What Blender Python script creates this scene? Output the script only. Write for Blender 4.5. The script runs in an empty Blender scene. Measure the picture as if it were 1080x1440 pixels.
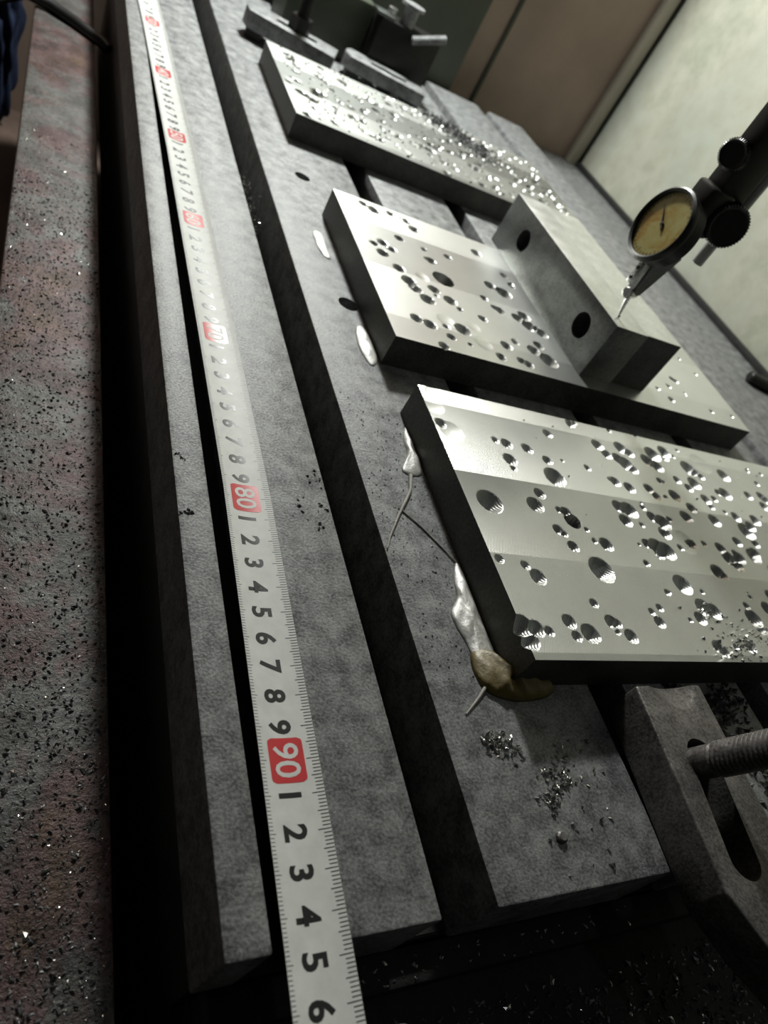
import bpy, bmesh, math, random
import numpy as np
from mathutils import Matrix, Vector

S = bpy.context.scene
COL = S.collection
random.seed(7); RNG = np.random.default_rng(11)
MM = 0.001

# ------------------------------------------------------------------ camera
cam_d = bpy.data.cameras.new('camera'); cam = bpy.data.objects.new('camera', cam_d); COL.objects.link(cam)
cam.matrix_world = Matrix((
    (0.86154778, -0.11014105, -0.49558487, 0.0),
    (-0.25036174, 0.75704620, -0.60348989, 0.0),
    (0.44164966, 0.64401087, 0.62465637, 0.18269),
    (0, 0, 0, 1)))
cam_d.sensor_fit = 'HORIZONTAL'; cam_d.sensor_width = 36.0
cam_d.lens = 1012.4 / 1080 * 36.0
cam_d.clip_start = 0.005; cam_d.clip_end = 20
cam_d.dof.use_dof = True; cam_d.dof.focus_distance = 0.25; cam_d.dof.aperture_fstop = 20
S.camera = cam

# ------------------------------------------------------------------ world, lamps, exposure
w = bpy.data.worlds.new('workshop'); S.world = w; w.use_nodes = True
w.node_tree.nodes['Background'].inputs[0].default_value = (0.86, 0.95, 0.88, 1)
w.node_tree.nodes['Background'].inputs[1].default_value = 0.02

def area(name, loc, target, size, power, col, spread=180):
    d = bpy.data.lights.new(name, 'AREA'); d.shape = 'DISK'; d.size = size; d.energy = power; d.color = col
    d.spread = math.radians(spread)
    o = bpy.data.objects.new(name, d); COL.objects.link(o); o.location = loc
    o.rotation_euler = (Vector(target) - Vector(loc)).to_track_quat('-Z', 'Y').to_euler()
    return o
lp = bpy.data.lights.new('work_lamp', 'POINT'); lp.energy = 25.5; lp.shadow_soft_size = 0.035; lp.color = (0.96, 1.0, 0.965)
lo = bpy.data.objects.new('work_lamp', lp); COL.objects.link(lo); lo.location = (0.228, 0.86, 0.485)
area('glint_fill', (0.5, -0.15, 1.9), (0.2, 0.1, 0), 0.07, 0.7, (0.9, 0.96, 1.0))  # added overhead fill, puts glints on the shavings and lifts the fronts
S.view_settings.view_transform = 'Standard'; S.view_settings.look = 'None'
S.view_settings.gamma = 1; S.view_settings.use_curve_mapping = False
S.view_settings.exposure = 0.0

# ------------------------------------------------------------------ helpers
def link(name, me, mat=None, parent=None):
    o = bpy.data.objects.new(name, me); COL.objects.link(o)
    if mat is not None:
        for m in (mat if isinstance(mat, (list, tuple)) else [mat]): me.materials.append(m)
    if parent is not None: o.parent = parent
    return o
def tag(o, label=None, cat=None, group=None, kind=None):
    if label: o['label'] = label
    if cat: o['category'] = cat
    if group: o['group'] = group
    if kind: o['kind'] = kind
    return o
def thing(name, loc, label, cat, group=None, rot=(0, 0, 0)):
    o = bpy.data.objects.new(name, None); COL.objects.link(o)
    o.empty_display_size = 0.02
    o.location = [c * MM for c in loc]; o.rotation_euler = [math.radians(a) for a in rot]
    return tag(o, label, cat, group)
def to_mesh(bm, name='m', smooth=None):
    bmesh.ops.recalc_face_normals(bm, faces=bm.faces[:])
    me = bpy.data.meshes.new(name); bm.to_mesh(me); bm.free()
    if smooth is not None:
        for p in me.polygons: p.use_smooth = True
        me.set_sharp_from_angle(angle=math.radians(smooth))
    return me
def raw(verts, faces, name='m'):
    me = bpy.data.meshes.new(name); me.from_pydata([tuple(v) for v in verts], [], faces); me.update(); return me
def bm_box(x0, x1, y0, y1, z0, z1, bev=0, seg=2):
    bm = bmesh.new(); bmesh.ops.create_cube(bm, size=1)
    for v in bm.verts:
        v.co = Vector((((x0 + x1) / 2 + v.co.x * (x1 - x0)) * MM, ((y0 + y1) / 2 + v.co.y * (y1 - y0)) * MM, ((z0 + z1) / 2 + v.co.z * (z1 - z0)) * MM))
    if bev: bmesh.ops.bevel(bm, geom=bm.edges[:], offset=bev * MM, segments=seg, affect='EDGES', profile=0.5)
    return bm
def box(name, dims, mat, parent=None, bev=0, seg=2):
    return link(name, to_mesh(bm_box(*dims, bev=bev, seg=seg), name, 40 if bev else None), mat, parent)
def bm_prism(pts, z0, z1, bev=0, seg=2):
    bm = bmesh.new(); vs = [bm.verts.new((x * MM, y * MM, z0 * MM)) for x, y in pts]
    f = bm.faces.new(vs); r = bmesh.ops.extrude_face_region(bm, geom=[f])
    for e in r['geom']:
        if isinstance(e, bmesh.types.BMVert): e.co.z = z1 * MM
    if bev: bmesh.ops.bevel(bm, geom=bm.edges[:], offset=bev * MM, segments=seg, affect='EDGES', profile=0.5)
    return bm
def bm_lathe(prof, n=40, origin=(0, 0, 0), axis=(0, 0, 1)):
    """prof: list of (radius, height) in mm, turned about axis through origin."""
    bm = bmesh.new(); q = Vector((0, 0, 1)).rotation_difference(Vector(axis).normalized()); rings = []
    for r, h in prof:
        if r < 1e-6: rings.append([bm.verts.new((q @ Vector((0, 0, h)) + Vector(origin)) * MM)])
        else: rings.append([bm.verts.new((q @ Vector((r * math.cos(2 * math.pi * i / n), r * math.sin(2 * math.pi * i / n), h)) + Vector(origin)) * MM) for i in range(n)])
    for a, b in zip(rings[:-1], rings[1:]):
        for i in range(n):
            j = (i + 1) % n
            if len(a) == 1 and len(b) == 1: continue
            if len(a) == 1: bm.faces.new((a[0], b[i], b[j]))
            elif len(b) == 1: bm.faces.new((a[i], a[j], b[0]))
            else: bm.faces.new((a[i], a[j], b[j], b[i]))
    return bm
def lathe(name, prof, mat, parent=None, n=40, origin=(0, 0, 0), axis=(0, 0, 1), smooth=40):
    return link(name, to_mesh(bm_lathe(prof, n, origin, axis), name, smooth), mat, parent)
def cyl_prof(r, h0, h1, c=0.4): return [(0, h0), (r - c, h0), (r, h0 + c), (r, h1 - c), (r - c, h1), (0, h1)]
def cut(me, cutters, name='m', smooth=35):
    """boolean-subtract bmesh cutters from a mesh, return a new mesh"""
    o = bpy.data.objects.new('tmp', me); COL.objects.link(o); tmp = [o]
    for bm in cutters:
        cm = to_mesh(bm); c = bpy.data.objects.new('tmpc', cm); COL.objects.link(c); tmp.append(c)
        md = o.modifiers.new('b', 'BOOLEAN'); md.operation = 'DIFFERENCE'; md.solver = 'EXACT'; md.object = c
    dg = bpy.context.evaluated_depsgraph_get(); dg.update()
    out = bpy.data.meshes.new_from_object(o.evaluated_get(dg))
    for t in tmp:
        d = t.data; bpy.data.objects.remove(t); bpy.data.meshes.remove(d)
    out.name = name
    for p in out.polygons: p.use_smooth = True
    out.set_sharp_from_angle(angle=math.radians(smooth))
    return out
def tube(name, pts, r, mat, parent=None, n=8, closed=False):
    """round tube along points in mm, radius list or number"""
    P = [Vector(p) for p in pts]; bm = bmesh.new(); rings = []
    for i, p in enumerate(P):
        t = (P[min(i + 1, len(P) - 1)] - P[max(i - 1, 0)]).normalized()
        a = t.cross(Vector((0.13, 0.21, 0.97))).normalized(); b = t.cross(a)
        rr = r[i] if isinstance(r, (list, tuple)) else r
        rings.append([bm.verts.new((p + (a * math.cos(2 * math.pi * k / n) + b * math.sin(2 * math.pi * k / n)) * rr) * MM) for k in range(n)])
    for a, b in zip(rings[:-1], rings[1:]):
        for k in range(n): bm.faces.new((a[k], a[(k + 1) % n], b[(k + 1) % n], b[k]))
    bm.faces.new(rings[0]); bm.faces.new(rings[-1])
    return link(name, to_mesh(bm, name, 60), mat, parent)
def thread_prof(r, h0, h1, pitch, depth):
    pr = [(0, h0), (r - depth, h0)]; h = h0
    while h < h1 - pitch:
        pr += [(r - depth, h + 0.12 * pitch), (r, h + 0.42 * pitch), (r, h + 0.58 * pitch), (r - depth, h + 0.88 * pitch)]; h += pitch
    return pr + [(r - depth, h1), (0, h1)]

# ------------------------------------------------------------------ materials
def ramp(nt, fac, stops):
    n = nt.nodes.new('ShaderNodeValToRGB'); cr = n.color_ramp
    while len(cr.elements) < len(stops): cr.elements.new(0.5)
    for e, (p, c) in zip(cr.elements, stops): e.position = p; e.color = (*c, 1) if len(c) == 3 else c
    nt.links.new(fac, n.inputs[0]); return n.outputs[0]
def noise(nt, co, scale, detail=4, rough=0.55, dist=0):
    n = nt.nodes.new('ShaderNodeTexNoise'); n.inputs['Scale'].default_value = scale; n.inputs['Detail'].default_value = detail
    n.inputs['Roughness'].default_value = rough; n.inputs['Distortion'].default_value = dist
    nt.links.new(co, n.inputs['Vector']); return n.outputs['Fac']
def math_n(nt, op, a, b=None, c=None):
    n = nt.nodes.new('ShaderNodeMath'); n.operation = op
    for i, x in enumerate((a, b, c)):
        if x is None: continue
        if isinstance(x, (int, float)): n.inputs[i].default_value = x
        else: nt.links.new(x, n.inputs[i])
    return n.outputs[0]
def bump(nt, h, strength, dist, prev=None):
    n = nt.nodes.new('ShaderNodeBump'); n.inputs['Strength'].default_value = strength; n.inputs['Distance'].default_value = dist
    nt.links.new(h, n.inputs['Height'])
    if prev is not None: nt.links.new(prev, n.inputs['Normal'])
    return n.outputs[0]
def mixc(nt, fac, a, b, mode='MIX'):
    n = nt.nodes.new('ShaderNodeMix'); n.data_type = 'RGBA'; n.blend_type = mode
    if isinstance(fac, (int, float)): n.inputs[0].default_value = fac
    else: nt.links.new(fac, n.inputs[0])
    for i, x in ((6, a), (7, b)):
        if isinstance(x, tuple): n.inputs[i].default_value = (*x, 1)
        else: nt.links.new(x, n.inputs[i])
    return n.outputs[2]
def base(name):
    m = bpy.data.materials.new(name); m.use_nodes = True; nt = m.node_tree
    return m, nt, nt.nodes['Principled BSDF']
def coords(nt, kind='Object'):
    return nt.nodes.new('ShaderNodeTexCoord').outputs[kind]
def mat_metal(name, c0, c1, metallic=0.8, rough=(0.35, 0.55), sc=60, bs=0.15, fine=900, stretch=None):
    m, nt, p = base(name); co = coords(nt)
    if stretch:
        mp = nt.nodes.new('ShaderNodeMapping'); mp.inputs['Scale'].default_value = stretch; nt.links.new(co, mp.inputs[0]); co = mp.outputs[0]
    n1 = noise(nt, co, sc, 8, 0.72); n2 = noise(nt, co, fine, 3, 0.6)
    f = math_n(nt, 'ADD', math_n(nt, 'MULTIPLY', n1, 0.58), math_n(nt, 'MULTIPLY', n2, 0.42))
    nt.links.new(ramp(nt, f, [(0.40, c0), (0.60, c1)]), p.inputs['Base Color'])
    p.inputs['Metallic'].default_value = metallic
    r = ramp(nt, n1, [(0.3, (rough[0],) * 3), (0.7, (rough[1],) * 3)]); nt.links.new(r, p.inputs['Roughness'])
    if bs: nt.links.new(bump(nt, n2, bs, 0.0004), p.inputs['Normal'])
    return m
def mat_plain(name, c, rough=0.5, metallic=0.0, var=0.25, sc=80, bs=0.1, spec=0.5):
    m, nt, p = base(name); co = coords(nt); n1 = noise(nt, co, sc, 5, 0.6)
    nt.links.new(ramp(nt, n1, [(0.3, tuple(x * (1 - var) for x in c)), (0.7, tuple(min(1, x * (1 + var)) for x in c))]), p.inputs['Base Color'])
    p.inputs['Roughness'].default_value = rough; p.inputs['Metallic'].default_value = metallic
    p.inputs['Specular IOR Level'].default_value = spec
    if bs: nt.links.new(bump(nt, noise(nt, co, sc * 8, 3), bs, 0.0005), p.inputs['Normal'])
    return m
def mat_milled(name, passw, y0, c0=(0.70, 0.71, 0.69), c1=(0.88, 0.89, 0.86), R=46.0, pitch=0.75, rough=0.3, bs=0.35):
    """face-milled steel: arc shaped tool marks repeated in passes along X; object space in metres"""
    m, nt, p = base(name); co = coords(nt)
    sep = nt.nodes.new('ShaderNodeSeparateXYZ'); nt.links.new(co, sep.inputs[0])
    x = math_n(nt, 'MULTIPLY', sep.outputs[0], 1000.0); y = math_n(nt, 'MULTIPLY', sep.outputs[1], 1000.0)
    t = math_n(nt, 'DIVIDE', math_n(nt, 'SUBTRACT', y, y0), passw)
    fr = math_n(nt, 'SUBTRACT', math_n(nt, 'FRACT', t), 0.5)
    fl = math_n(nt, 'FLOOR', t)
    yy = math_n(nt, 'MULTIPLY', fr, passw)
    arc = math_n(nt, 'SQRT', math_n(nt, 'SUBTRACT', R * R, math_n(nt, 'MULTIPLY', yy, yy)))
    ph = math_n(nt, 'MULTIPLY', math_n(nt, 'SUBTRACT', x, arc), 2 * math.pi / pitch)
    wv = math_n(nt, 'SINE', ph)
    wh = nt.nodes.new('ShaderNodeTexWhiteNoise'); wh.noise_dimensions = '1D'; nt.links.new(fl, wh.inputs['W'])
    n1 = noise(nt, co, 35, 5, 0.6); n2 = noise(nt, co, 1600, 2)
    f = math_n(nt, 'ADD', math_n(nt, 'MULTIPLY', n1, 0.55), math_n(nt, 'MULTIPLY', wh.outputs['Value'], 0.45))
    c = ramp(nt, f, [(0.25, c0), (0.75, c1)])
    groove = ramp(nt, math_n(nt, 'MULTIPLY_ADD', wv, 0.5, 0.5), [(0.0, (0.84,) * 3), (0.6, (1, 1, 1))])  # groove relief shaded into the base colour so the marks show
    nt.links.new(mixc(nt, 1.0, c, groove, 'MULTIPLY'), p.inputs['Base Color'])
    p.inputs['Metallic'].default_value = 0.9
    rr = math_n(nt, 'ADD', math_n(nt, 'MULTIPLY', wh.outputs['Value'], 0.10), rough); nt.links.new(rr, p.inputs['Roughness'])
    b1 = bump(nt, wv, bs, 0.00008); b2 = bump(nt, n2, 0.15, 0.0001, b1)
    nt.links.new(b2, p.inputs['Normal'])
    return m

def wp(o, parent):
    """mesh was written in table coordinates: hand it to an unrotated parent"""
    o.data.transform(Matrix.Translation(-parent.location)); o.parent = parent; return o

M = {}
M['iron'] = mat_metal('ground_cast_iron', (0.10, 0.10, 0.105), (0.35, 0.355, 0.35), 0.28, (0.52, 0.68), 110, 0.45, 1000)
M['iron_dark'] = mat_plain('shaded_iron_side', (0.035, 0.035, 0.033), 0.55, 0.3, 0.4, 90, 0.3)  # iron sides kept near black, their shade put into the colour
M['slot'] = mat_plain('slot_black', (0.018, 0.018, 0.017), 0.7, 0.0, 0.4, 120, 0.4, 0.3)  # near black, for slot floors, trough and joint strips
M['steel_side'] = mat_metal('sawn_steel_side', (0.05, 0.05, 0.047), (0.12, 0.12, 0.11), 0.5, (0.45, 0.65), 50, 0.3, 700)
M['clamp'] = mat_metal('worn_clamp_steel', (0.06, 0.055, 0.053), (0.20, 0.187, 0.18), 0.6, (0.36, 0.58), 90, 0.4, 900)
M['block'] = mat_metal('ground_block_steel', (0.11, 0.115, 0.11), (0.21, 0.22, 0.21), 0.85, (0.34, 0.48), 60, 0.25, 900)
M['black_block'] = mat_metal('blued_block_steel', (0.05, 0.052, 0.05), (0.10, 0.105, 0.10), 0.7, (0.4, 0.5), 60, 0.25, 900)
M['chrome'] = mat_metal('bright_turned_steel', (0.55, 0.56, 0.55), (0.70, 0.71, 0.70), 0.95, (0.2, 0.32), 80, 0.05, 900)
M['rod'] = mat_plain('satin_rod', (0.5, 0.5, 0.48), 0.35, 0.35, 0.1, 100, 0.0)
M['glare_top'] = mat_metal('glare_top_face', (0.55, 0.56, 0.53), (0.72, 0.73, 0.70), 0.8, (0.38, 0.5), 60, 0.2, 900)  # paler steel for the bar tops, lamp glare put into the colour
M['black'] = mat_plain('black_oxide', (0.02, 0.019, 0.018), 0.38, 0.4, 0.3, 120, 0.1)
M['tape'] = mat_plain('tape_enamel', (0.64, 0.65, 0.62), 0.5, 0.0, 0.08, 160, 0.02, 0.18)
M['ink'] = mat_plain('black_print', (0.015, 0.015, 0.015), 0.4, 0, 0.1, 100, 0)
M['red'] = mat_plain('red_print', (0.55, 0.045, 0.05), 0.35, 0, 0.1, 100, 0)
M['chip'] = mat_metal('steel_shavings', (0.30, 0.30, 0.29), (0.80, 0.80, 0.77), 0.95, (0.10, 0.25), 300, 0.0, 900)
M['chip_dark'] = mat_metal('dirty_shavings', (0.05, 0.05, 0.05), (0.20, 0.20, 0.20), 0.6, (0.4, 0.6), 200, 0.0, 900)
M['brown_paint'] = mat_plain('red_brown_paint', (0.32, 0.235, 0.185), 0.5, 0.0, 0.18, 9, 0.08)
M['brown_floor'] = mat_plain('rusty_brown_floor', (0.10, 0.065, 0.05), 0.65, 0.0, 0.3, 20, 0.2)
M['olive'] = mat_plain('dark_olive_paint', (0.045, 0.052, 0.034), 0.5, 0.0, 0.25, 14, 0.08)
M['trim'] = mat_plain('pale_trim_paint', (0.30, 0.27, 0.21), 0.5, 0.0, 0.12, 12, 0.05)
M['navy'] = mat_plain('navy_cloth', (0.012, 0.018, 0.04), 0.85, 0.0, 0.4, 60, 0.5, 0.2)
M['hose'] = mat_plain('black_rubber', (0.012, 0.012, 0.012), 0.45, 0, 0.3, 60, 0.1)

def glue_mat(name, c, trans):
    m, nt, p = base(name); co = coords(nt); n1 = noise(nt, co, 140, 5, 0.6)
    nt.links.new(ramp(nt, n1, [(0.3, tuple(x * 0.7 for x in c)), (0.7, c)]), p.inputs['Base Color'])
    p.inputs['Roughness'].default_value = 0.55; p.inputs['Specular IOR Level'].default_value = 0.35; p.inputs['Transmission Weight'].default_value = trans; p.inputs['IOR'].default_value = 1.45
    nt.links.new(bump(nt, noise(nt, co, 420, 4), 0.35, 0.0008), p.inputs['Normal'])
    return m
M['glue'] = glue_mat('clear_hot_glue', (0.46, 0.44, 0.39), 0.3)
M['glue_yellow'] = glue_mat('amber_glue', (0.17, 0.12, 0.022), 0.1)

def wall_mat():
    m, nt, p = base('dirty_cream_green_sheet'); co = coords(nt)
    n1 = noise(nt, co, 5, 6, 0.65); n2 = noise(nt, co, 40, 5, 0.65)
    a = ramp(nt, n1, [(0.3, (0.33, 0.35, 0.27)), (0.5, (0.42, 0.41, 0.335)), (0.7, (0.36, 0.38, 0.32))])
    b = ramp(nt, n2, [(0.35, (0.84, 0.84, 0.82)), (0.62, (1, 1, 1))])
    nt.links.new(mixc(nt, 1.0, a, b, 'MULTIPLY'), p.inputs['Base Color']); p.inputs['Roughness'].default_value = 0.55
    nt.links.new(bump(nt, n2, 0.15, 0.002), p.inputs['Normal']); return m
M['sheet'] = wall_mat()
def ledge_mat():
    m, nt, p = base('grimy_bed_cover'); co = coords(nt)
    n1 = noise(nt, co, 16, 6, 0.65, 0.4); n2 = noise(nt, co, 55, 6, 0.7); n3 = noise(nt, co, 500, 4, 0.7)
    a = ramp(nt, n1, [(0.34, (0.14, 0.088, 0.06)), (0.45, (0.16, 0.10, 0.10)), (0.55, (0.16, 0.165, 0.155)), (0.66, (0.14, 0.085, 0.085))])
    b = ramp(nt, n2, [(0.36, (0.45, 0.45, 0.43)), (0.6, (1, 1, 1))])
    c = mixc(nt, 1.0, a, b, 'MULTIPLY'); c = mixc(nt, 1.0, c, ramp(nt, n3, [(0.3, (0.35, 0.35, 0.35)), (0.55, (1.0, 1.0, 1.0))]), 'MULTIPLY')
    nt.links.new(c, p.inputs['Base Color']); p.inputs['Roughness'].default_value = 0.5; p.inputs['Metallic'].default_value = 0.25
    nt.links.new(bump(nt, n3, 0.6, 0.0012, bump(nt, n2, 0.3, 0.002)), p.inputs['Normal']); return m
M['ledge'] = ledge_mat()

# ------------------------------------------------------------------ the setting
FLZ = -240
def struct(o): o['kind'] = 'structure'; return o
struct(box('floor', (-700, 1100, -700, 1300, FLZ - 20, FLZ), M['brown_floor']))
wb = struct(box('wall_back', (-700, 1100, 992, 1012, FLZ, 900), M['brown_paint']))
wr = struct(box('wall_right', (737, 757, -300, 992, FLZ, 900), M['sheet']))
# corner strip and upright seams of the enclosure
struct(box('trim_1', (712, 727, 976, 992, -32, 900), M['trim'], bev=1.5))
struct(box('trim_2', (728, 737, 984, 992, -32, 900), M['slot']))
struct(box('trim_3', (527, 532, 989.5, 992, -32, 900), M['olive']))
struct(box('trim_4', (728, 737, -250, 992, -32, -25), M['slot'], bev=1))
g = struct(box('trim_5', (456, 472, 986, 992, -32, 900), M['olive'], bev=1))

# ------------------------------------------------------------------ machine table
T = thing('milling_table', (311, 463, -110), 'long grey cast iron machine table with parallel clamping slots', 'machine table')
YF, YB = 29.5, 896
wp(box('table_body', (61.5, 561, YF + 1.5, YB - 1, -110, -30), M['iron_dark']), T)
def strip(x0, x1, holes=(), bev=0.7):
    me = to_mesh(bm_box(x0, x1, YF, YB, -30, 0, bev, 2), 'table_strip')
    if holes: me = cut(me, [bm_lathe([(0, -14), (r, -14), (r, 1), (0, 1)], 32, (x, y, 0)) for x, y, r in holes], 'table_strip')
    else:
        for p in me.polygons: p.use_smooth = True
        me.set_sharp_from_angle(angle=math.radians(40))
    me.materials.clear()
    return wp(link('table_strip', me, M['iron']), T)
strip(60.5, 72.5, bev=1.0); strip(88.5, 120.5); strip(139.5, 214, [(169, 480, 5.5), (167, 331, 6.0)], 1.0)
strip(233, 307); strip(325, 397); strip(413, 489); strip(505, 562, bev=3)
for a, b in ((72.5, 88.5), (120.5, 139.5), (214, 233), (307, 325), (397, 413), (489, 505)):
    wp(box('slot_floor', (a - 0.5, b + 0.5, YF + 2, YB - 2, -30, -28.5), M['slot']), T)
lathe_stub = wp(lathe('set_screw', [(0, 0), (1.9, 0), (1.9, 1.3), (1.3, 1.8), (0, 1.8)], M['clamp'], None, 20, (171, 45, 0)), T)

# trough at the free end of the table, full of shavings, and the tray on its right side
tr = thing('chip_trough', (300, -50, -60), 'black trough at the table end littered with shavings', 'trough')
wp(box('trough_floor', (64, 520, -140, YF + 1, -60, -42), M['slot']), tr)
wp(box('trough_step', (64, 520, 20, YF + 1, -42, -34), M['slot'], bev=1.5), tr)
st = box('side_tray', (562.5, 736, -250, 991, -60, -32), M['iron'], bev=0)
tag(st, 'grey flat tray between the table and the pale side wall', 'tray')
# covered bed way on the left
bed = thing('bed_cover', (24, 335, -150), 'grimy brown grey bed cover along the left side, speckled with shavings', 'bed cover')
wp(box('cover_plate', (0, 48.5, -120, 890, -71, -55), M['ledge'], bev=2.0), bed)
wp(box('cover_base', (6, 46, -120, 890, FLZ, -71), M['brown_floor']), bed)

# ------------------------------------------------------------------ drilled plates (height field with drill-point dimples)
PLT = 18.0
def plate(name, x0, x1, y0, y1, step, dim, mats, label, seed, steep=1.4):
    rng = np.random.default_rng(seed)
    nx = int((x1 - x0) / step); ny = int((y1 - y0) / step)
    gx, gy = np.meshgrid(np.linspace(0, x1 - x0, nx + 1), np.linspace(0, y1 - y0, ny + 1), indexing='ij')
    X = gx.copy(); Y = gy.copy(); Zd = np.zeros_like(X)
    inner = np.zeros_like(X, bool); inner[1:-1, 1:-1] = True
    for (cx, cy, r, k) in dim:                       # snap nearby vertices to each rim so that it stays round
        dx = X - (cx - x0); dy = Y - (cy - y0); d = np.hypot(dx, dy) + 1e-9
        m = inner & (np.abs(d - r) < 0.45 * step) & (X == gx) & (Y == gy)
        X[m] = (cx - x0) + dx[m] / d[m] * r; Y[m] = (cy - y0) + dy[m] / d[m] * r
    for (cx, cy, r, k) in dim:
        d = np.hypot(X - (cx - x0), Y - (cy - y0)) / r
        if k > 1.2: z = np.where(d < 0.999, -np.minimum(16.5, 90 * (1 - d)), 0)          # bored hole
        elif k < 0.5: z = np.where(d < 0.999, -k * 0.28 * r * (1 - d ** 2), 0)           # shallow scar
        else: z = np.where(d < 0.999, -k * steep * r * (1 - np.sqrt(d ** 2 * 0.94 + 0.06)) / (1 - math.sqrt(0.06)), 0)
        Zd = np.minimum(Zd, z)
    n = (nx + 1) * (ny + 1)
    top = np.stack([X.ravel(), Y.ravel(), PLT + Zd.ravel()], 1)
    I = np.arange(n).reshape(nx + 1, ny + 1)
    F = np.stack([I[:-1, :-1].ravel(), I[1:, :-1].ravel(), I[1:, 1:].ravel(), I[:-1, 1:].ravel()], 1).tolist()
    # rim loop, side wall (two rows, a trace uneven) and underside
    loop = list(I[:, 0]) + list(I[-1, 1:]) + list(I[-2::-1, -1]) + list(I[0, -2:0:-1])
    nt_ = len(loop); V = [top]
    for zz in (PLT * 0.5, 0.0):
        q = top[loop].copy(); q[:, 2] = zz; V.append(q)
    nf_top = len(F)
    for k in range(nt_):
        j = (k + 1) % nt_
        F.append([loop[j], loop[k], n + k, n + j]); F.append([n + j, n + k, n + nt_ + k, n + nt_ + j])
    F.append([n + nt_ + k for k in range(nt_)])
    me = bpy.data.meshes.new(name); me.from_pydata((np.concatenate(V) * MM).tolist(), [], F); me.update()
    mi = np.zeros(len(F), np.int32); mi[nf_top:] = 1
    for (cx, cy, r, k) in dim:                       # bored holes get the dark side material, their shade painted in
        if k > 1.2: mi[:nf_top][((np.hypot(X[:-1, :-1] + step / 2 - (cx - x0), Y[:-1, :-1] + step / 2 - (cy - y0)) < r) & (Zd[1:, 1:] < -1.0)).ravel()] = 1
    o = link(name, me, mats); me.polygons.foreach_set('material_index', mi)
    me.polygons.foreach_set('use_smooth', np.ones(len(F), bool)); me.set_sharp_from_angle(angle=math.radians(40))
    o.location = (x0 * MM, y0 * MM, 0.0001)
    return tag(o, label, 'steel plate', 'drilled steel plates on the table')
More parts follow.
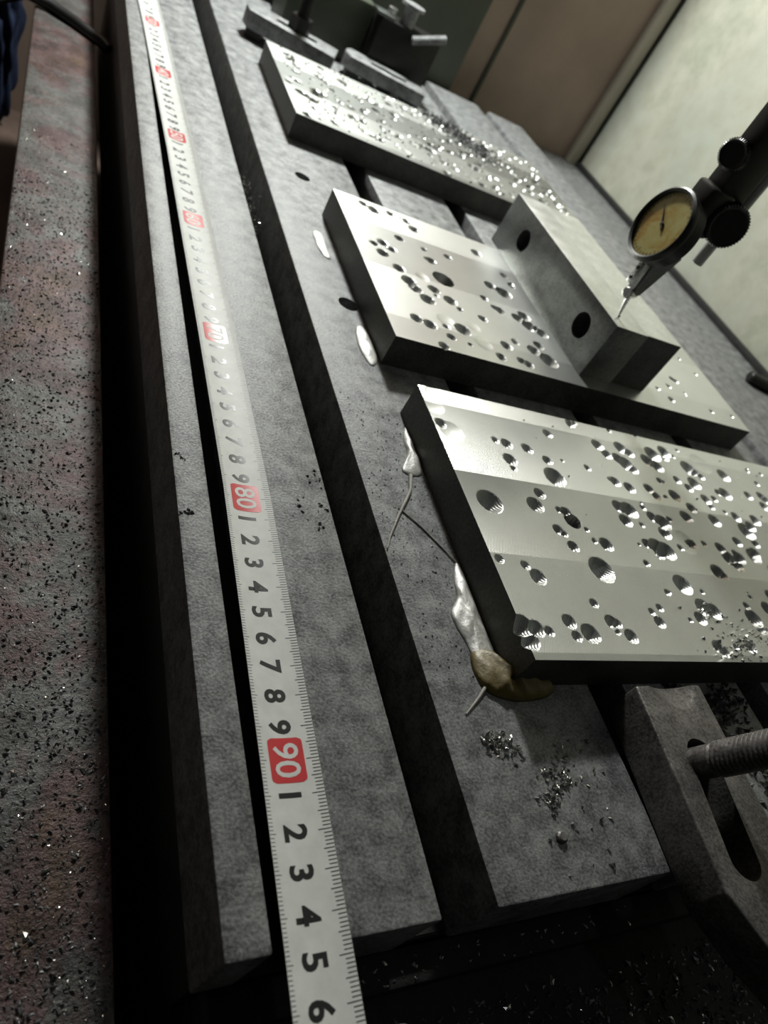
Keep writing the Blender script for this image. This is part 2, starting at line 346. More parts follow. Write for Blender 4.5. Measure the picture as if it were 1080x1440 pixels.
P3D= [(181.4,240.3,5.0,0.3),(177.9,230.6,5.71,0.3),(177.5,218.6,3.19,0.75),(181.9,214.5,6.37,0.35),(212.9,213.3,3.32,0.75),(210.0,202.4,3.89,0.75),(225.2,212.7,3.37,0.75),(246.2,227.9,3.12,0.75),(235.1,206.9,3.04,0.75),(234.0,195.7,6.18,0.75),(245.8,208.8,1.2,0.75),(261.7,206.9,2.09,0.75),(268.8,240.9,3.27,0.75),(299.0,242.7,1.75,0.75),(321.0,244.5,1.79,0.75),(185.6,173.0,6.47,0.75),(218.0,182.7,3.3,0.75),(211.6,175.0,4.6,0.75),(230.1,168.4,4.63,1.4),(218.1,161.8,3.0,0.75),(222.0,153.1,3.09,0.75),(237.4,157.7,1.67,0.75),(243.9,156.5,3.97,0.75),(229.0,173.4,3.12,0.75),(236.3,164.1,1.54,0.75),(177.0,142.1,2.29,0.75),(189.1,140.1,2.32,0.75),(193.1,134.8,3.92,0.75),(216.8,123.8,2.3,0.75),(232.0,141.6,6.88,0.75),(221.4,115.3,3.45,0.75),(198.3,114.6,3.35,0.75),(198.7,108.1,2.52,0.75),(206.5,109.6,4.48,0.75),(228.4,109.0,3.42,0.75),(174.3,111.9,4.93,0.75),(180.2,110.9,3.72,0.75),(186.0,109.9,2.25,0.75),(174.8,106.0,4.24,0.75),(281.1,227.5,4.17,0.75),(284.1,221.3,3.67,0.75),(299.8,229.5,4.74,0.75),(304.7,226.5,3.41,0.75),(295.5,216.6,5.52,0.75),(298.7,213.3,3.67,0.75),(325.8,230.1,5.84,0.75),(316.9,223.5,4.76,0.75),(322.5,220.0,4.76,0.75),(335.7,229.4,2.94,0.75),(352.0,224.2,5.91,0.75),(368.4,231.1,8.11,0.3),(316.1,207.9,2.59,0.75),(332.8,211.7,3.03,0.75),(277.3,200.5,3.5,0.75),(285.9,197.8,3.86,0.75),(274.2,201.6,1.75,0.75),(301.8,199.8,3.58,0.75),(304.0,195.2,3.2,0.75),(312.0,196.0,1.44,0.75),(320.7,198.0,4.36,0.75),(384.5,224.6,5.08,0.75),(371.7,207.6,4.86,0.75),(347.8,199.7,3.75,0.75),(348.2,194.6,2.78,0.75),(328.4,190.4,3.79,0.75),(318.3,182.8,4.39,0.75),(342.1,183.6,4.51,0.75),(416.8,234.6,2.13,0.75),(395.7,210.2,3.59,0.75),(410.0,211.6,4.05,0.75),(365.5,189.4,3.73,0.75),(366.0,179.3,6.02,0.75),(365.9,170.6,3.22,0.75),(268.4,182.5,4.17,0.75),(274.9,181.2,5.35,0.75),(267.4,173.5,4.08,0.75),(277.6,172.2,1.81,0.75),(286.8,184.6,2.05,0.75),(289.7,178.8,3.72,0.75),(295.7,176.2,5.08,0.75),(291.7,168.9,4.14,0.75),(302.9,164.6,7.48,0.3),(297.3,160.7,2.46,0.75),(307.9,164.1,3.34,0.75),(279.4,158.7,5.59,0.75),(284.5,157.2,5.61,0.75),(273.0,160.2,3.18,0.75),(264.1,148.0,1.99,0.75),(266.9,159.1,1.1,0.75),(318.4,165.3,2.03,0.75),(331.7,157.6,5.04,0.75),(341.3,158.6,4.25,0.75),(355.6,161.1,5.2,0.75),(314.6,147.3,4.83,0.75),(280.9,137.5,5.69,0.75),(266.7,132.3,1.91,0.75),(292.1,134.3,1.52,0.75),(255.5,123.7,2.13,0.75),(250.3,116.4,3.11,0.75),(271.3,118.2,1.42,0.75),(286.1,125.3,5.16,0.75),(292.2,123.7,4.44,0.75),(278.9,119.4,3.6,0.75),(319.6,128.1,2.31,0.75),(318.7,121.1,5.29,0.75),(327.4,133.6,1.58,0.75),(279.2,105.2,3.46,0.75),(281.8,102.6,2.75,0.75),(291.5,105.4,1.69,0.75),(301.8,105.6,3.55,0.75),(318.7,115.3,2.98,0.75)]
P2D= [(192.9,425.8,2.7,0.75),(199.5,422.1,3.5,0.75),(212.6,425.5,2.38,0.75),(224.1,422.8,2.41,0.75),(227.2,414.6,3.2,0.75),(209.4,393.7,2.67,0.75),(186.5,375.2,2.16,0.75),(193.7,379.8,2.93,0.75),(190.0,366.7,3.22,0.75),(198.7,375.0,2.57,0.75),(226.7,390.2,1.94,0.75),(227.4,377.6,3.06,0.75),(245.3,391.3,2.39,0.75),(197.2,354.0,3.2,0.75),(200.4,342.8,3.87,0.75),(202.5,336.3,3.5,0.75),(213.1,352.8,3.63,0.35),(229.9,358.3,7.49,1.5),(217.2,341.9,3.24,0.75),(208.0,327.8,3.84,0.75),(226.0,334.5,3.61,0.75),(277.2,412.8,3.39,0.75),(271.1,370.9,3.6,0.75),(280.5,366.8,4.83,0.75),(257.7,351.1,2.31,0.75),(266.2,341.6,3.07,0.75),(245.8,325.0,2.56,0.75),(192.5,303.7,2.97,0.75),(200.5,301.4,3.33,0.75),(214.4,310.4,4.82,0.35),(212.3,304.5,2.04,0.75),(223.8,306.1,4.15,0.75),(211.9,294.8,2.35,0.75),(235.2,297.9,4.86,0.4),(253.3,302.2,3.21,0.75),(243.5,288.6,2.76,0.75),(203.1,283.9,2.61,0.75),(279.0,339.1,3.49,0.75),(285.7,334.0,4.65,0.75),(263.1,309.3,2.19,0.75),(258.9,290.5,2.47,0.75),(263.6,288.7,2.83,0.75),(284.1,299.1,5.16,0.75),(275.6,305.6,3.68,0.75),(293.6,329.4,3.89,0.75),(283.3,313.1,3.01,0.75),(234.2,312.5,3.54,0.3),(223.6,292.5,1.36,0.75),(292.2,392.7,2.53,0.75),(293.5,381.4,2.49,0.75)]
rng = np.random.default_rng(3)
P2D = [(x, y, r_ * (1.28 if k < 1.2 else 1.0), k) for x, y, r_, k in P2D]
for L_, p_ in ((P3D, 0.45), (P2D, 0.5)):        # overlapping second strikes beside many dimples
    L_ += [(x + float(rng.normal(0, 0.75)) * r_, y + float(rng.normal(0, 0.75)) * r_, r_ * float(rng.uniform(0.4, 0.8)), 0.75) for x, y, r_, k in L_ if k > 0.5 and k < 1.2 and x > 205 and rng.random() < p_]
P3D += [(float(rng.uniform(330, 455)), float(rng.uniform(102, 240)), float(rng.uniform(1.5, 5)), 0.75) for _ in range(60)]
P2D += [(float(rng.uniform(366, 455)), float(rng.uniform(285, 425)), float(rng.uniform(1, 3)), 0.75) for _ in range(26)]
P1D = [(float(rng.uniform(174, 455)), float(rng.uniform(545, 680)), float(rng.uniform(1.6, 5.2)), float(rng.choice([0.75, 0.4, 0.75, 0.6]))) for _ in range(300)]
M['mill3'] = mat_milled('milled_steel_near', 44.0, 3.0, bs=0.55)
M['mill2'] = mat_milled('milled_steel_middle', 50.0, 20.0, rough=0.33, bs=0.15)
M['mill1'] = mat_milled('milled_steel_far', 48.0, 8.0, (0.42, 0.43, 0.41), (0.62, 0.63, 0.60), rough=0.38, bs=0.10)
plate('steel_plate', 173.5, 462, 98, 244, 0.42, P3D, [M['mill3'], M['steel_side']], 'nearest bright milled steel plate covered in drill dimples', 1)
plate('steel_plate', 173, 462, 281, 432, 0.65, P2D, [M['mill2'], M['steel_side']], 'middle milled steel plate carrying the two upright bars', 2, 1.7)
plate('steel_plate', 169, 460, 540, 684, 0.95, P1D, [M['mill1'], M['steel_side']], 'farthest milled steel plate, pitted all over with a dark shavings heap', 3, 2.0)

# ------------------------------------------------------------------ bars standing on the middle plate
def bar(name, x0, x1, y0, y1, h, holes, mat, label):
    me = to_mesh(bm_box(x0, x1, y0, y1, PLT + 0.02, h, 0.4, 2), name)
    cs = [bm_lathe([(0, 0), (r, 0), (r, 16), (0, 16)], 36, (x0 - 1, y, z), (1, 0, 0)) for y, z, r in holes]
    if cs: me = cut(me, cs, name)
    me.materials.clear(); ob = link(name, me, [mat, M['glare_top']])
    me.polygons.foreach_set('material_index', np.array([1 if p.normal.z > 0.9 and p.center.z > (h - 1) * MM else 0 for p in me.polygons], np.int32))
    return tag(ob, label, 'steel bar', 'upright bars on the middle plate')
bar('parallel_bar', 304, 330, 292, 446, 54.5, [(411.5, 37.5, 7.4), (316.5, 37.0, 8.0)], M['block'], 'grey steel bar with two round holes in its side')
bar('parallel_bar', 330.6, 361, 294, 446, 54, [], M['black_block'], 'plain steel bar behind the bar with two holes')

# ------------------------------------------------------------------ dial indicator and its holder
D = thing('dial_indicator', (311, 303, 54), 'lever dial indicator with yellowed round face, stylus on the steel bar', 'dial indicator')
dc = Vector((294.0, 302, 109.0)); dn = Vector((-0.96, 0.09, 0.17)).normalized()
RD = 20.0
hs = wp(lathe('housing', [(0, 0), (RD - 3, 0), (RD - 1, 1.5), (RD - 1, 9), (RD - 0.3, 9.5), (RD - 0.3, 10), (0, 10)], M['black'], None, 56, dc - dn * 10, dn), D)
bz = wp(lathe('bezel', [(RD - 2.6, 0.3), (RD - 2.4, 2.6), (RD - 1.2, 3.2), (RD, 2.4), (RD + 0.4, 0.6), (RD, -1.0), (RD - 1.5, -1.2), (RD - 2.6, 0.3)], M['black'], None, 72, dc, dn), D)
def dial_mat():
    m, nt, p = base('yellowed_dial'); co = coords(nt); n1 = noise(nt, co, 90, 5, 0.65, 0.6)
    nt.links.new(ramp(nt, n1, [(0.34, (0.26, 0.15, 0.04)), (0.5, (0.29, 0.25, 0.09)), (0.68, (0.34, 0.30, 0.14))]), p.inputs['Base Color'])
    p.inputs['Roughness'].default_value = 0.22; p.inputs['Coat Weight'].default_value = 0.4; return m
fc = wp(lathe('dial_face', [(0, 0.8), (RD - 2.5, 0.8), (RD - 2.5, 0.2), (0, 0.2)], dial_mat(), None, 56, dc, dn), D)
tag(fc, 'yellowed dial face')
up = Vector((0, 0, 1)); e2 = (up - dn * up.dot(dn)).normalized(); e1 = e2.cross(dn)
def on_dial(a, r, h=1.0): return dc + (e1 * math.sin(a) + e2 * math.cos(a)) * r + dn * h
bm = bmesh.new()
for k in range(40):
    a = 2 * math.pi * k / 40; r0 = RD - (5.6 if k % 5 == 0 else 4.6); wd = 0.012
    bm.faces.new([bm.verts.new(on_dial(a + s, r, 0.9) * MM) for s, r in ((-wd, r0), (wd, r0), (wd, RD - 3.2), (-wd, RD - 3.2))])
tk = wp(link('dial_graduations', to_mesh(bm), M['ink']), D); tk.parent = fc; tk['kind'] = 'stuff'
wp(tube('needle', [on_dial(2.2, 3, 1.5), on_dial(2.2 + math.pi, 0, 1.5), on_dial(2.2 + math.pi, 12, 1.5)], [0.6, 0.6, 0.15], M['ink'], None, 6), D).parent = fc
wp(lathe('needle_hub', cyl_prof(1.2, 0.8, 2.0, 0.3), M['black'], None, 20, dc, dn), D).parent = fc
def taper(name, c0, h0, c1, h1, mat, bev=0.8):
    bm = bmesh.new(); L = []
    for c, h in ((c0, h0), (c1, h1)): L.append([bm.verts.new(Vector((c[0] + sx * h[0], c[1] + sy * h[1], c[2])) * MM) for sx, sy in ((-1, -1), (1, -1), (1, 1), (-1, 1))])
    bm.faces.new(L[0]); bm.faces.new(L[1])
    for i in range(4): bm.faces.new((L[0][i], L[0][(i + 1) % 4], L[1][(i + 1) % 4], L[1][i]))
    bmesh.ops.bevel(bm, geom=bm.edges[:], offset=bev * MM, segments=2, affect='EDGES')
    return link(name, to_mesh(bm, name, 35), mat)
wp(taper('neck', (307.5, 303, 71), (3.2, 3.4, 0), (309.5, 303, 99), (8.2, 5.0, 0), M['block']), D)
wp(lathe('swivel', cyl_prof(3.2, -4.5, 4.5, 0.5), M['chrome'], None, 28, (306.5, 303, 70.5), (-0.9, -0.4, 0)), D)
wp(tube('stylus', [(307, 303, 70), (308.6, 303, 62), (310.6, 303, 55.6)], [1.5, 1.1, 0.6], M['chrome'], None, 12), D)
wp(lathe('stylus_ball', [(0, -1), (0.7, -0.7), (1, 0), (0.7, 0.7), (0, 1)], M['chrome'], None, 16, (310.8, 303, 55.55)), D)
tab = wp(box('side_tab', (298.0, 301.0, 300, 304, 76, 88), M['chrome'], bev=0.4), D)
for z in (79, 85): wp(lathe('tab_screw', cyl_prof(1.1, 0, 0.7, 0.2), M['black'], None, 16, (298.1, 302, z), (-1, 0, 0)), D).parent = tab

A = thing('indicator_holder', (315, 303, 118), 'black holder arm with two knurled knobs rising above the dial indicator', 'holder arm')
wp(box('arm', (305.5, 325, 297, 309.5, 117, 260), M['black'], bev=1.2), A)
wp(box('clamp_jaw', (301, 318, 295, 310, 112, 136), M['black'], bev=2.0), A)
wp(lathe('rod', cyl_prof(3.4, 0, 170, 0.4), M['rod'], None, 28, (334, 304, 98)), A)
def knob(c, ax, r, h):
    ax = Vector(ax).normalized(); bm = bmesh.new(); q = Vector((0, 0, 1)).rotation_difference(ax); n = 84; rings = []
    for rr, hh, kn in ((0, 0, 0), (r - 1, 0, 0), (r - 0.2, 0.7, 1), (r - 0.2, h - 0.9, 1), (r - 1.2, h, 0), (r - 2.2, h - 0.4, 0), (0, h - 0.4, 0)):
        if rr == 0: rings.append([bm.verts.new((q @ Vector((0, 0, hh)) + Vector(c)) * MM)]); continue
        rings.append([bm.verts.new((q @ Vector(((rr + kn * (0.35 if i % 2 else -0.35)) * math.cos(2 * math.pi * i / n), (rr + kn * (0.35 if i % 2 else -0.35)) * math.sin(2 * math.pi * i / n), hh)) + Vector(c)) * MM) for i in range(n)])
    for a, b in zip(rings[:-1], rings[1:]):
        for i in range(n):
            j = (i + 1) % n
            if len(a) == 1: bm.faces.new((a[0], b[i], b[j]))
            elif len(b) == 1: bm.faces.new((a[i], a[j], b[0]))
            else: bm.faces.new((a[i], a[j], b[j], b[i]))
    return wp(link('knurled_knob', to_mesh(bm, 'knob', 20), M['black']), A)
knob((323, 298.5, 123.5), (-0.3, -0.95, 0.05), 11.2, 9)
knob((307, 304, 151), (-0.9, -0.43, 0.0), 7.6, 7)

# ------------------------------------------------------------------ near clamp, its stud
cl = to_mesh(bm_prism([(217, 88), (253, 88), (247, -6), (226, -14), (216.5, 2), (210.5, 18)], 0.05, 18, 1.1, 3), 'clamp')
def capsule(x0, y0, x1, y1, r, z0, z1, n=14):
    d = Vector((x1 - x0, y1 - y0)); a0 = math.atan2(d.y, d.x); pts = []
    for k in range(n + 1): a = a0 + math.pi / 2 + math.pi * k / n; pts.append((x0 + r * math.cos(a), y0 + r * math.sin(a)))
    for k in range(n + 1): a = a0 - math.pi / 2 + math.pi * k / n; pts.append((x1 + r * math.cos(a), y1 + r * math.sin(a)))
    return bm_prism(pts, z0, z1)
scoop = bmesh.new(); bmesh.ops.create_icosphere(scoop, subdivisions=5, radius=28 * MM, matrix=Matrix.Translation(Vector((236.5, 91, 42.5)) * MM))
cl = cut(cl, [capsule(232.5, 60, 226, 26, 6.6, -5, 30), scoop], 'clamp', 30); cl.materials.clear()
tag(link('clamp_bar', cl, M['clamp']), 'worn dark clamp bar with long slot beside the nearest plate', 'clamp')
sd = Vector((0.06, -0.24, 0.95)).normalized()
stud = thing('threaded_stud', (231, 60, -10), 'grey threaded stud leaning out of the near clamp slot', 'stud')
b0 = Vector((228.5, 62.0, 1.0))
wp(lathe('shank', cyl_prof(5.6, 0, 25, 1.2), M['clamp'], None, 36, b0, sd), stud)
wp(lathe('thread', thread_prof(6.1, 24.8, 96, 1.75, 0.8), M['clamp'], None, 40, b0, sd, 20), stud)

# ------------------------------------------------------------------ far clamps and fixture
def far_clamp(x, y, rz, L, W, H, label):
    t = thing('clamp_bar', (x, y, 0), label, 'clamp', None, (0, 0, rz))
    pts = [(4, 0), (L, 0), (L, W), (4, W), (0, W * 0.75), (-2, W * 0.4)]
    me = cut(to_mesh(bm_prism(pts, 8, H, 0.7, 2)), [capsule(L * 0.35, W / 2, L * 0.72, W / 2, 4.5, -2, H + 5)], 'bar'); me.materials.clear()
    link('bar', me, M['iron'], t); box('heel_block', (L - 18, L - 2, 3, W - 3, 0, 8), M['iron_dark'], t, 0.5)
    box('toe_block', (4, 18, 4, W - 4, 0, 8), M['iron_dark'], t, 0.5)
    return t
far_clamp(158, 738, -20, 84, 34, 22, 'flat slotted clamp bar at the far left end of the table')
far_clamp(262, 752, -12, 84, 30, 20, 'flat slotted clamp bar below the dark fixture block')
fx = thing('fixture_block', (305, 760, 0), 'dark fixture block with bolts standing behind the farthest plate', 'fixture')
wp(box('block', (290, 357, 778, 815, 0, 57), M['black'], bev=1.0), fx)
wp(box('side_plate', (205, 289, 800, 850, 0, 58), M['olive'], bev=1.5), fx)
wp(box('top_pad', (284, 303, 779, 798, 57.2, 60), M['block'], bev=0.6), fx)
wp(lathe('flanged_pin', [(0, 57), (7.5, 57), (7.5, 72), (12, 73), (12, 76), (0, 76.5)], M['iron'], None, 32, (319, 790, 0)), fx)
wp(lathe('nut', cyl_prof(5, 60.1, 66, 0.6), M['chrome'], None, 6, (301, 790, 0)), fx)
wp(lathe('bolt', thread_prof(4.4, 0, 34, 2.6, 1.1), M['iron'], None, 28, (324, 772, 51), (0.9, -0.1, 0.42), 20), fx)
st2 = thing('threaded_stud', (205, 745, 0), 'dark threaded stud through the far left clamp bar', 'stud')
wp(lathe('thread', thread_prof(6, -5, 90, 2.0, 0.8), M['black'], None, 28, (208, 742, 0), (0, 0, 1), 20), st2)
wp(lathe('hex_nut', cyl_prof(10.5, 22.2, 34, 0.8), M['black'], None, 6, (208, 742, 0)), st2)
tag(box('machine_cover', (150, 452, 905, 985, -100, 420), M['olive'], bev=6), 'dark olive machine cover standing behind the table end', 'machine cover')

# left far corner: hose across the bed cover and a dark cloth
tag(tube('hose', [(-40, 745, -60), (-8, 775, -48), (12, 776, -50), (32, 762, -51), (54, 742, -52), (59, 738, -54)], 5, M['hose'], None, 12), 'black hose crossing the far end of the bed cover', 'hose')
def lump(name, c, rad, mat, seed, amp=0.25, sub=4, zmin=None, fq=3.0):
    bm = bmesh.new(); bmesh.ops.create_icosphere(bm, subdivisions=sub, radius=1.0)
    r = random.Random(seed); ph = [(Vector((r.uniform(-fq, fq), r.uniform(-fq, fq), r.uniform(-fq, fq))), r.uniform(0, 6)) for _ in range(7)]
    for v in bm.verts:
        k = 1 + amp * sum(math.sin(v.co.dot(d) + p) for d, p in ph) / 3
        q = Vector((c[0] + v.co.x * rad[0] * k, c[1] + v.co.y * rad[1] * k, c[2] + v.co.z * rad[2] * k))
        if zmin is not None: q.z = max(q.z, zmin)
        v.co = q * MM
    return link(name, to_mesh(bm, name, 80), mat)
tag(lump('rag', (-32, 950, -150), (22, 26, 92), M['navy'], 4, 0.22, 5, FLZ + 0.1, 14.0), 'crumpled navy blue rag in the far left corner', 'rag')

# ------------------------------------------------------------------ tape measure
TX = ([-60, 0, 30, 75, 180, 270, 450, 650, 720, 890], [81.0, 82.4, 83.4, 84.5, 86.4, 86.0, 84.3, 80.5, 78.6, 75.0])
TW = 17.6
def tcx(y): return float(np.interp(y, *TX))
def tape_z(s): return 0.35 + 1.25 * (s * 2) ** 2 * 0.9          # s in -0.5..0.5 across the blade, edges curl up
def tape_pt(a, y, h=0.0):                                         # a = mm from left edge of the blade
    s = a / TW - 0.5
    return Vector((tcx(y) + s * TW, y, tape_z(s) + h))
def mark_y(d): return 75.7 + (90 - d) * 9.85
TP = thing('tape_measure', (83, 300, 0), 'white steel tape measure blade laid along the table slot', 'tape measure')
ys = list(np.linspace(-55, 885, 190)); na = 14; V = []; F = []
for th in (0.0, -0.22):
    for y in ys:
        for i in range(na + 1): V.append(tape_pt(TW * i / na, y, th) * MM)
n1 = len(ys) * (na + 1)
for j in range(len(ys) - 1):
    for i in range(na):
        a = j * (na + 1) + i; F.append((a, a + 1, a + na + 2, a + na + 1)); F.append((n1 + a + na + 1, n1 + a + na + 2, n1 + a + 1, n1 + a))
    a = j * (na + 1); b = a + na + 1; F.append((a, b, n1 + b, n1 + a)); a += na; b += na; F.append((b, a, n1 + a, n1 + b))
for j in (0, len(ys) - 1):
    for i in range(na):
        a = j * (na + 1) + i; F.append((a, a + 1, n1 + a + 1, n1 + a))
me = raw(V, F, 'blade')
for p in me.polygons: p.use_smooth = True
me.set_sharp_from_angle(angle=math.radians(50))
wp(link('blade', me, M['tape']), TP)
V = []; F = []
def quad_on_tape(a0, a1, y0, y1, h=0.03, seg=1):
    for k in range(seg):
        q0 = a0 + (a1 - a0) * k / seg; q1 = a0 + (a1 - a0) * (k + 1) / seg; b = len(V)
        V.extend([tape_pt(q0, y0, h) * MM, tape_pt(q1, y0, h) * MM, tape_pt(q1, y1, h) * MM, tape_pt(q0, y1, h) * MM]); F.append((b, b + 1, b + 2, b + 3))
for mm in range(8, 1040):
    y = mark_y(mm / 10.0)
    if y > 880 or y < -54: continue
    ll = 3.6 if mm % 10 == 0 else (2.9 if mm % 5 == 0 else 2.2)
    quad_on_tape(TW - ll, TW - 0.05, y - 0.13, y + 0.13, 0.03, 3)
    quad_on_tape(0.05, 1.9 if mm % 10 == 0 else 1.25, y - 0.1, y + 0.1, 0.03, 2)
gm = wp(link('graduation_marks', raw(V, F), M['ink']), TP); gm['kind'] = 'stuff'
glyph = {}
def text_mesh(s, size, bold):
    c = bpy.data.curves.new('t', 'FONT'); c.body = s; c.size = size; c.align_x = 'CENTER'; c.align_y = 'CENTER'; c.offset = bold; c.resolution_u = 3
    o = bpy.data.objects.new('t', c); COL.objects.link(o)
    dg = bpy.context.evaluated_depsgraph_get(); dg.update()
    m = bpy.data.meshes.new_from_object(o.evaluated_get(dg)); bpy.data.objects.remove(o); bpy.data.curves.remove(c); return m
def numeral(name, s, size, bold, d, a_c, mat, h, sx=1.0):
    k = (s, size)
    if k not in glyph: glyph[k] = text_mesh(s, size, bold)
    bm = bmesh.new(); bm.from_mesh(glyph[k])
    co = [v.co.copy() for v in bm.verts]; cx = (min(c.x for c in co) + max(c.x for c in co)) / 2; cy = (min(c.y for c in co) + max(c.y for c in co)) / 2
    for v in bm.verts: v.co = Vector(((v.co.x - cx) * sx, v.co.y - cy, 0))
    for q in np.arange(-5, 5.1, 1.1):
        bmesh.ops.bisect_plane(bm, geom=bm.verts[:] + bm.edges[:] + bm.faces[:], plane_co=(0, q, 0), plane_no=(0, 1, 0), dist=1e-5)
    y0 = mark_y(d)
    for v in bm.verts: v.co = tape_pt(a_c + v.co.y, y0 - v.co.x, h) * MM
    bmesh.ops.recalc_face_normals(bm, faces=bm.faces[:])
    me = bpy.data.meshes.new(name); bm.to_mesh(me); bm.free()
    return wp(link(name, me, mat), TP)
def red_box(d):
    pts = []; hw, hl, r = 5.3, 6.5, 1.4; a_c = 8.2
    V = []; F = []; n = 12
    rows = np.linspace(-hl, hl, 24)
    for yy in rows:
        e = abs(yy) - (hl - r); w_ = hw - (r - math.sqrt(max(0, r * r - e * e))) if e > 0 else hw
        for i in range(n + 1): V.append(tape_pt(a_c + w_ * (2 * i / n - 1), mark_y(d) + yy, 0.05) * MM)
    for j in range(len(rows) - 1):
        for i in range(n): b = j * (n + 1) + i; F.append((b, b + 1, b + n + 2, b + n + 1))
    return wp(link('red_box', raw(V, F), M['red']), TP)
for d in range(12, 102):
    if d % 10 == 0:
        rb = red_box(d); numeral('numeral', str(d), 10.6, 0.12, d, 8.2, M['tape'], 0.09, 0.98).parent = rb
    else:
        numeral('numeral', str(d % 10), 9.0, 0.28, d, 7.6, M['ink'], 0.05, 1.0)

# ------------------------------------------------------------------ glue residues
def smooth_outline(pts, k=5):
    n = len(pts); out = []
    for i in range(n):
        p0, p1, p2, p3 = [Vector(pts[(i + j) % n]) for j in (-1, 0, 1, 2)]
        for q in range(k):
            t = q / k
            out.append(0.5 * ((2 * p1) + (p2 - p0) * t + (2 * p0 - 5 * p1 + 4 * p2 - p3) * t * t + (3 * p1 - p0 - 3 * p2 + p3) * t ** 3))
    return out
def blob(pts, h, mat, label, seed):
    o = smooth_outline(pts); c = sum(o, Vector((0, 0))) / len(o); n = len(o); r = random.Random(seed); V = []; F = []
    rings = [1.0, 0.97, 0.9, 0.78, 0.62, 0.42, 0.2]
    for s in rings:
        for i, p in enumerate(o):
            q = c + (p - c) * s; z = h * math.sqrt(max(0, 1 - s ** 2)) * (0.8 + 0.2 * math.sin(q.x * 0.9 + seed) * math.cos(q.y * 0.55)) 
            V.append(Vector((q.x, q.y, 0.02 + z)) * MM)
    for a in range(len(rings) - 1):
        for i in range(n): j = (i + 1) % n; F.append((a * n + i, a * n + j, (a + 1) * n + j, (a + 1) * n + i))
    V.append(Vector((c.x, c.y, 0.02 + h)) * MM); a = (len(rings) - 1) * n
    for i in range(n): F.append((a + i, a + (i + 1) % n, len(V) - 1))
    F.append(tuple(range(n - 1, -1, -1)))
    me = raw(V, F, 'glue')
    for p in me.polygons: p.use_smooth = True
    return tag(link('glue_blob', me, mat), label, 'glue', 'glue residues beside the plates')
blob([(172.6,233.2),(173.2,228),(173.2,215.6),(172.8,204.2),(168.1,200.2),(161.7,202.9),(167.8,213.9),(169.1,223.7)], 2.6, M['glue'], 'small pale glue smear at the back left corner of the nearest plate', 1)
blob([(171.8,153.7),(173.2,148.5),(173.2,139.9),(173.2,126.6),(173.2,117.2),(173.2,104.0),(169.9,99.3),(162.9,97.9),(162.6,105.0),(161.9,115.3),(160.0,122.8),(160.4,129.1),(165.7,135.9),(167.6,144.5)], 3.2, M['glue'], 'large pale glue smear along the left side of the nearest plate', 2)
blob([(165.7,308.2),(170.9,311.0),(172.6,294.4),(172.0,282.9),(166.6,277.0),(163.1,290.2)], 2.4, M['glue'], 'pale glue smear at the front left corner of the middle plate', 3)
blob([(161.0,404.6),(167.2,404.6),(166.8,387.6),(166.4,375.7),(162.2,377.3),(159.8,387.7)], 1.8, M['glue'], 'pale glue smear by the back left side of the middle plate', 4)
blob([(160.5, 104), (163, 112), (168, 112.5), (172.9, 108), (172.9, 99), (176, 97.3), (188, 97.3), (196, 97), (190, 93), (178, 91.5), (170, 92.5), (163, 96)], 6.5, M['glue_yellow'], 'amber glue pool around the front left corner of the nearest plate', 9)
tag(tube('glue_thread', [(164.9,200,0.9),(162.0,191.1,0.8),(159.1,186.5,0.8),(151.4,175.5,0.7),(143.7,163.4,0.6),(140.6,157,0.5)], [1.0,0.8,0.8,0.6,0.5,0.3], M['glue'], None, 8), 'thin glue thread curving from the smear to the slot edge', 'glue thread')
tag(tube('glue_thread', [(152.7,179.6,0.45),(160.4,171.0,0.45),(167.3,160.6,0.45),(171.8,153.0,0.6)], 0.35, M['glue'], None, 8), 'hair thin glue thread leading to the large glue smear', 'glue thread')
tag(tube('glue_thread', [(164.4,98.5,0.7),(158.9,93.6,0.5),(150.9,87.5,0.4)], [0.8, 0.6, 0.3], M['glue'], None, 8), 'short glue thread below the large glue smear', 'glue thread')

# ------------------------------------------------------------------ shavings (uncountable: one stuff object per patch)
def chips(name, P, size, mat, label, seed, flat=0.6):
    r = np.random.default_rng(seed); V = []; F = []
    for p, s in zip(P, size):
        a = r.uniform(0, 2 * math.pi); ca, sa = math.cos(a), math.sin(a); L = s; W = s * r.uniform(0.25, 0.55); Hh = s * r.uniform(0.15, flat)
        loc = [(-L / 2, -W / 2, 0), (L / 2, -W * 0.3, Hh * r.uniform(0, 0.6)), (L * 0.35, W / 2, Hh * 0.3), (-L * 0.3, W * 0.45, 0.1 * s), (r.uniform(-0.2, 0.2) * L, 0, Hh), (0, 0, 0.02)]
        b = len(V)
        for x, y, z in loc: V.append(((p[0] + ca * x - sa * y) * MM, (p[1] + sa * x + ca * y) * MM, (p[2] + z) * MM))
        F += [(b, b + 1, b + 4), (b + 1, b + 2, b + 4), (b + 2, b + 3, b + 4), (b + 3, b, b + 4), (b + 1, b, b + 5), (b + 2, b + 1, b + 5), (b + 3, b + 2, b + 5), (b, b + 3, b + 5)]
    o = link(name, raw(V, F, name), mat); return tag(o, label, 'shavings', None, 'stuff')
def scatter(n, x0, x1, y0, y1, z, seed, pw=1.0):
    r = np.random.default_rng(seed); return np.stack([r.uniform(x0, x1, n), y0 + (y1 - y0) * r.random(n) ** pw, np.full(n, z)], 1)
def clusters(cs, z, seed):
    r = np.random.default_rng(seed); out = []
    for x, y, s, n in cs: out.append(np.stack([r.normal(x, s, n), r.normal(y, s, n), np.full(n, z)], 1))
    return np.concatenate(out)
r = np.random.default_rng(5)
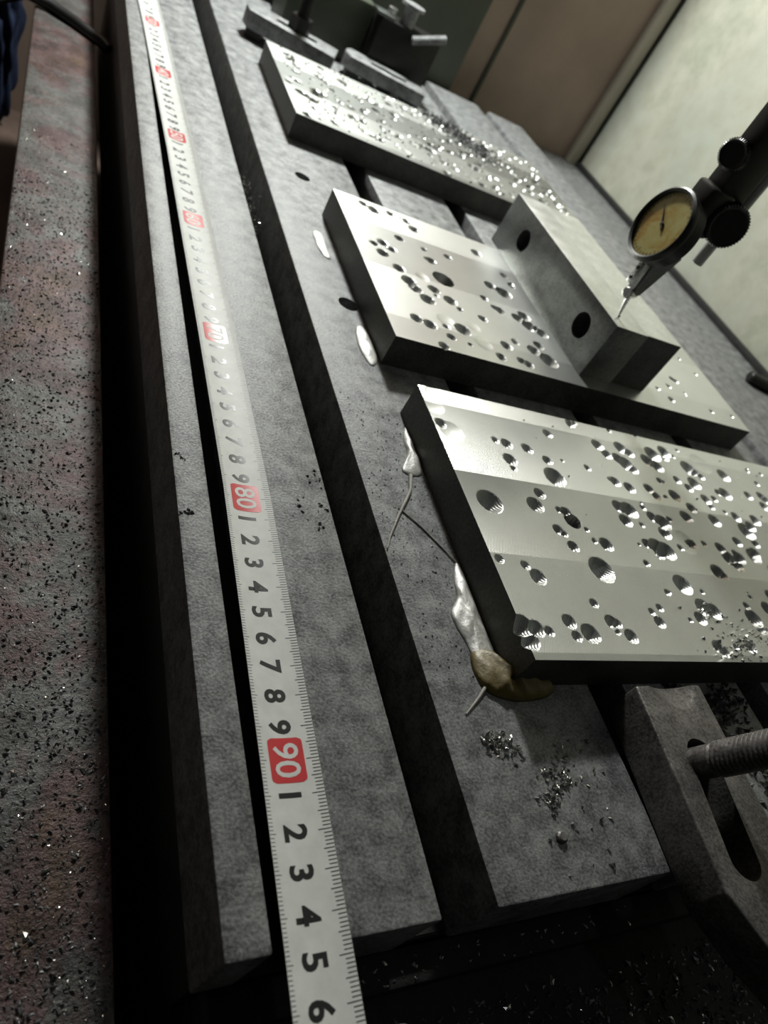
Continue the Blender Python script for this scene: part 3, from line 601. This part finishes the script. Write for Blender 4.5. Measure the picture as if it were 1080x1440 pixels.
P = scatter(2800, 1.0, 47, 20, 540, -55, 21, 1.35); chips('bright_shavings', P, r.uniform(0.4, 1.3, len(P)) * (1 + (r.random(len(P)) > 0.97) * 1.4), M['chip'], 'bright metal shavings sprinkled over the bed cover', 31)
P = scatter(3200, 1.0, 47.5, 20, 480, -55, 22, 1.3); chips('dark_shavings', P, r.uniform(0.6, 2.0, len(P)), M['chip_dark'], 'dark gritty shavings coating the bed cover', 32)
P = scatter(60, 100, 230, 21, 28, -34, 25); chips('bright_shavings', P, r.uniform(0.6, 2.6, len(P)), M['chip'], 'few bright shavings on the dark step under the table end', 53)
P = clusters([(268, 80, 8, 130), (280, 66, 8, 120), (262, 92, 4, 60), (290, 88, 6, 90)], 0.05, 27); P = P[(P[:, 0] > 255) & (P[:, 0] < 305) & (P[:, 1] < 97) & (P[:, 1] > 45)]; P[:, 2] += np.abs(r.normal(0, 1.0, len(P)))
chips('dark_shavings', P, r.uniform(1.5, 4.5, len(P)), M['chip_dark'], 'shavings right of the near clamp bar, heaped dark for the plate shadow', 54, 0.9)  # real debris, made a dark heap to stand in for the plate's shadow
P = np.concatenate([scatter(420, 80, 330, -30, 13, -42, 23), scatter(60, 90, 330, -25, 13, -41.5, 26)]); chips('bright_shavings', P, r.uniform(0.6, 3.4, len(P)), M['chip'], 'scattered bright shavings in the black trough', 33)
P = scatter(1500, 75, 340, -40, 13, -42, 24); chips('dark_shavings', P, r.uniform(0.8, 3.0, len(P)), M['chip_dark'], 'dark shavings covering the trough floor', 34)
P = clusters([(158.5, 77, 2.6, 60), (165, 75, 2.5, 24), (178, 62.5, 3.2, 55), (172.5, 57, 2.0, 26), (183, 64, 2.5, 20), (170, 49, 4, 8), (190, 70, 6, 20), (187, 40, 8, 12)], 0, 41)
P = P[(P[:, 0] > 142) & (P[:, 0] < 207) & (P[:, 1] > 32) & (P[:, 1] < 96)]; P[:, 2] = 0.05
chips('bright_shavings', P, r.uniform(1.0, 2.6, len(P)), M['chip'], 'small heaps of bright shavings on the table before the nearest plate', 35, 0.9)
P = scatter(260, 142, 172, 100, 250, 0.05, 42); chips('dark_shavings', P, r.uniform(0.4, 1.3, len(P)), M['chip_dark'], 'dark grit along the left of the nearest plate', 36)
P = np.concatenate([clusters([(64, 165, 1.2, 10), (63.5, 192, 1.0, 9)], 0.02, 43), clusters([(112.8, 165, 1.5, 6), (116.5, 190, 3, 10), (106, 172, 4, 8), (118, 175, 2, 6)], 0.02, 44)])
P = P[((P[:, 0] > 61.5) & (P[:, 0] < 71.5)) | ((P[:, 0] > 97) & (P[:, 0] < 119.5))]
chips('dark_shavings', P, r.uniform(0.8, 2.2, len(P)), M['chip_dark'], 'few dark flecks on the strips either side of the tape', 37)
P = clusters([(350, 665, 11, 260), (330, 680, 8, 110), (375, 640, 10, 170), (362, 652, 10, 160)], 18, 45); P[:, 2] += np.abs(r.normal(0, 1.5, len(P)))
P = P[(P[:, 1] < 682)]
chips('dark_shavings', P, r.uniform(1.6, 4.2, len(P)), M['chip_dark'], 'dark heap of shavings on the farthest plate', 38, 1.0)
P = np.concatenate([clusters([(292, 103, 5, 90), (303, 112, 6, 60), (288, 123, 4, 30), (278, 101, 6, 25), (318, 106, 8, 60)], 17.9, 46), scatter(60, 230, 455, 99, 240, 17.95, 47)])
P = P[(P[:, 1] > 98.5) & (P[:, 1] < 243)]
chips('bright_shavings', P, r.uniform(0.7, 2.2, len(P)), M['chip'], 'shavings caught around the dimples of the nearest plate', 39, 0.9)
P = scatter(420, 174, 455, 542, 682, 17.95, 48); chips('bright_shavings', P, r.uniform(1.2, 3.2, len(P)), M['chip'], 'shavings strewn over the farthest plate', 40, 0.8)
P = clusters([(131, 470, 2.5, 90), (130, 440, 2.5, 90), (130, 412, 2.0, 40)], -22, 49); P[:, 0] = np.clip(P[:, 0], 124, 136); P[:, 2] += np.abs(r.normal(0, 6, len(P)))
chips('bright_shavings', P, r.uniform(1.0, 3.0, len(P)), M['chip'], 'shavings packed in the slot left of the middle plate', 41, 0.9)
# a long curled turning in the trough, and two big flakes
tag(tube('curled_turning', [(122 + 7 * math.cos(a), 5 + 7 * math.sin(a), -41 + 4 * math.sin(a * 0.5)) for a in np.linspace(0.2, 3.9, 30)], 0.35, M['chip_dark'], None, 6), 'thin curled turning lying in the trough', 'turning')
tag(lathe('black_rod', [(0, -20), (4.5, -20), (6, -18.5), (6, 12), (4, 12.5), (4, 20), (0, 20)], M['black'], None, 28, (700, 456, -25.9), (0.93, -0.36, 0)), 'short black rod lying on the grey side tray', 'rod')

# put the origin of every single-mesh thing at its base
for o in list(S.objects):
    if o.type != 'MESH' or o.parent or o.data.users > 1 or o.name.startswith('steel_plate'): continue
    n = len(o.data.vertices); c = np.empty(n * 3, np.float32); o.data.vertices.foreach_get('co', c); c = c.reshape(-1, 3)
    p = Vector(((c[:, 0].min() + c[:, 0].max()) / 2, (c[:, 1].min() + c[:, 1].max()) / 2, c[:, 2].min()))
    p = Vector([float(v) for v in p]); o.data.transform(Matrix.Translation(-p)); o.location = o.location + p
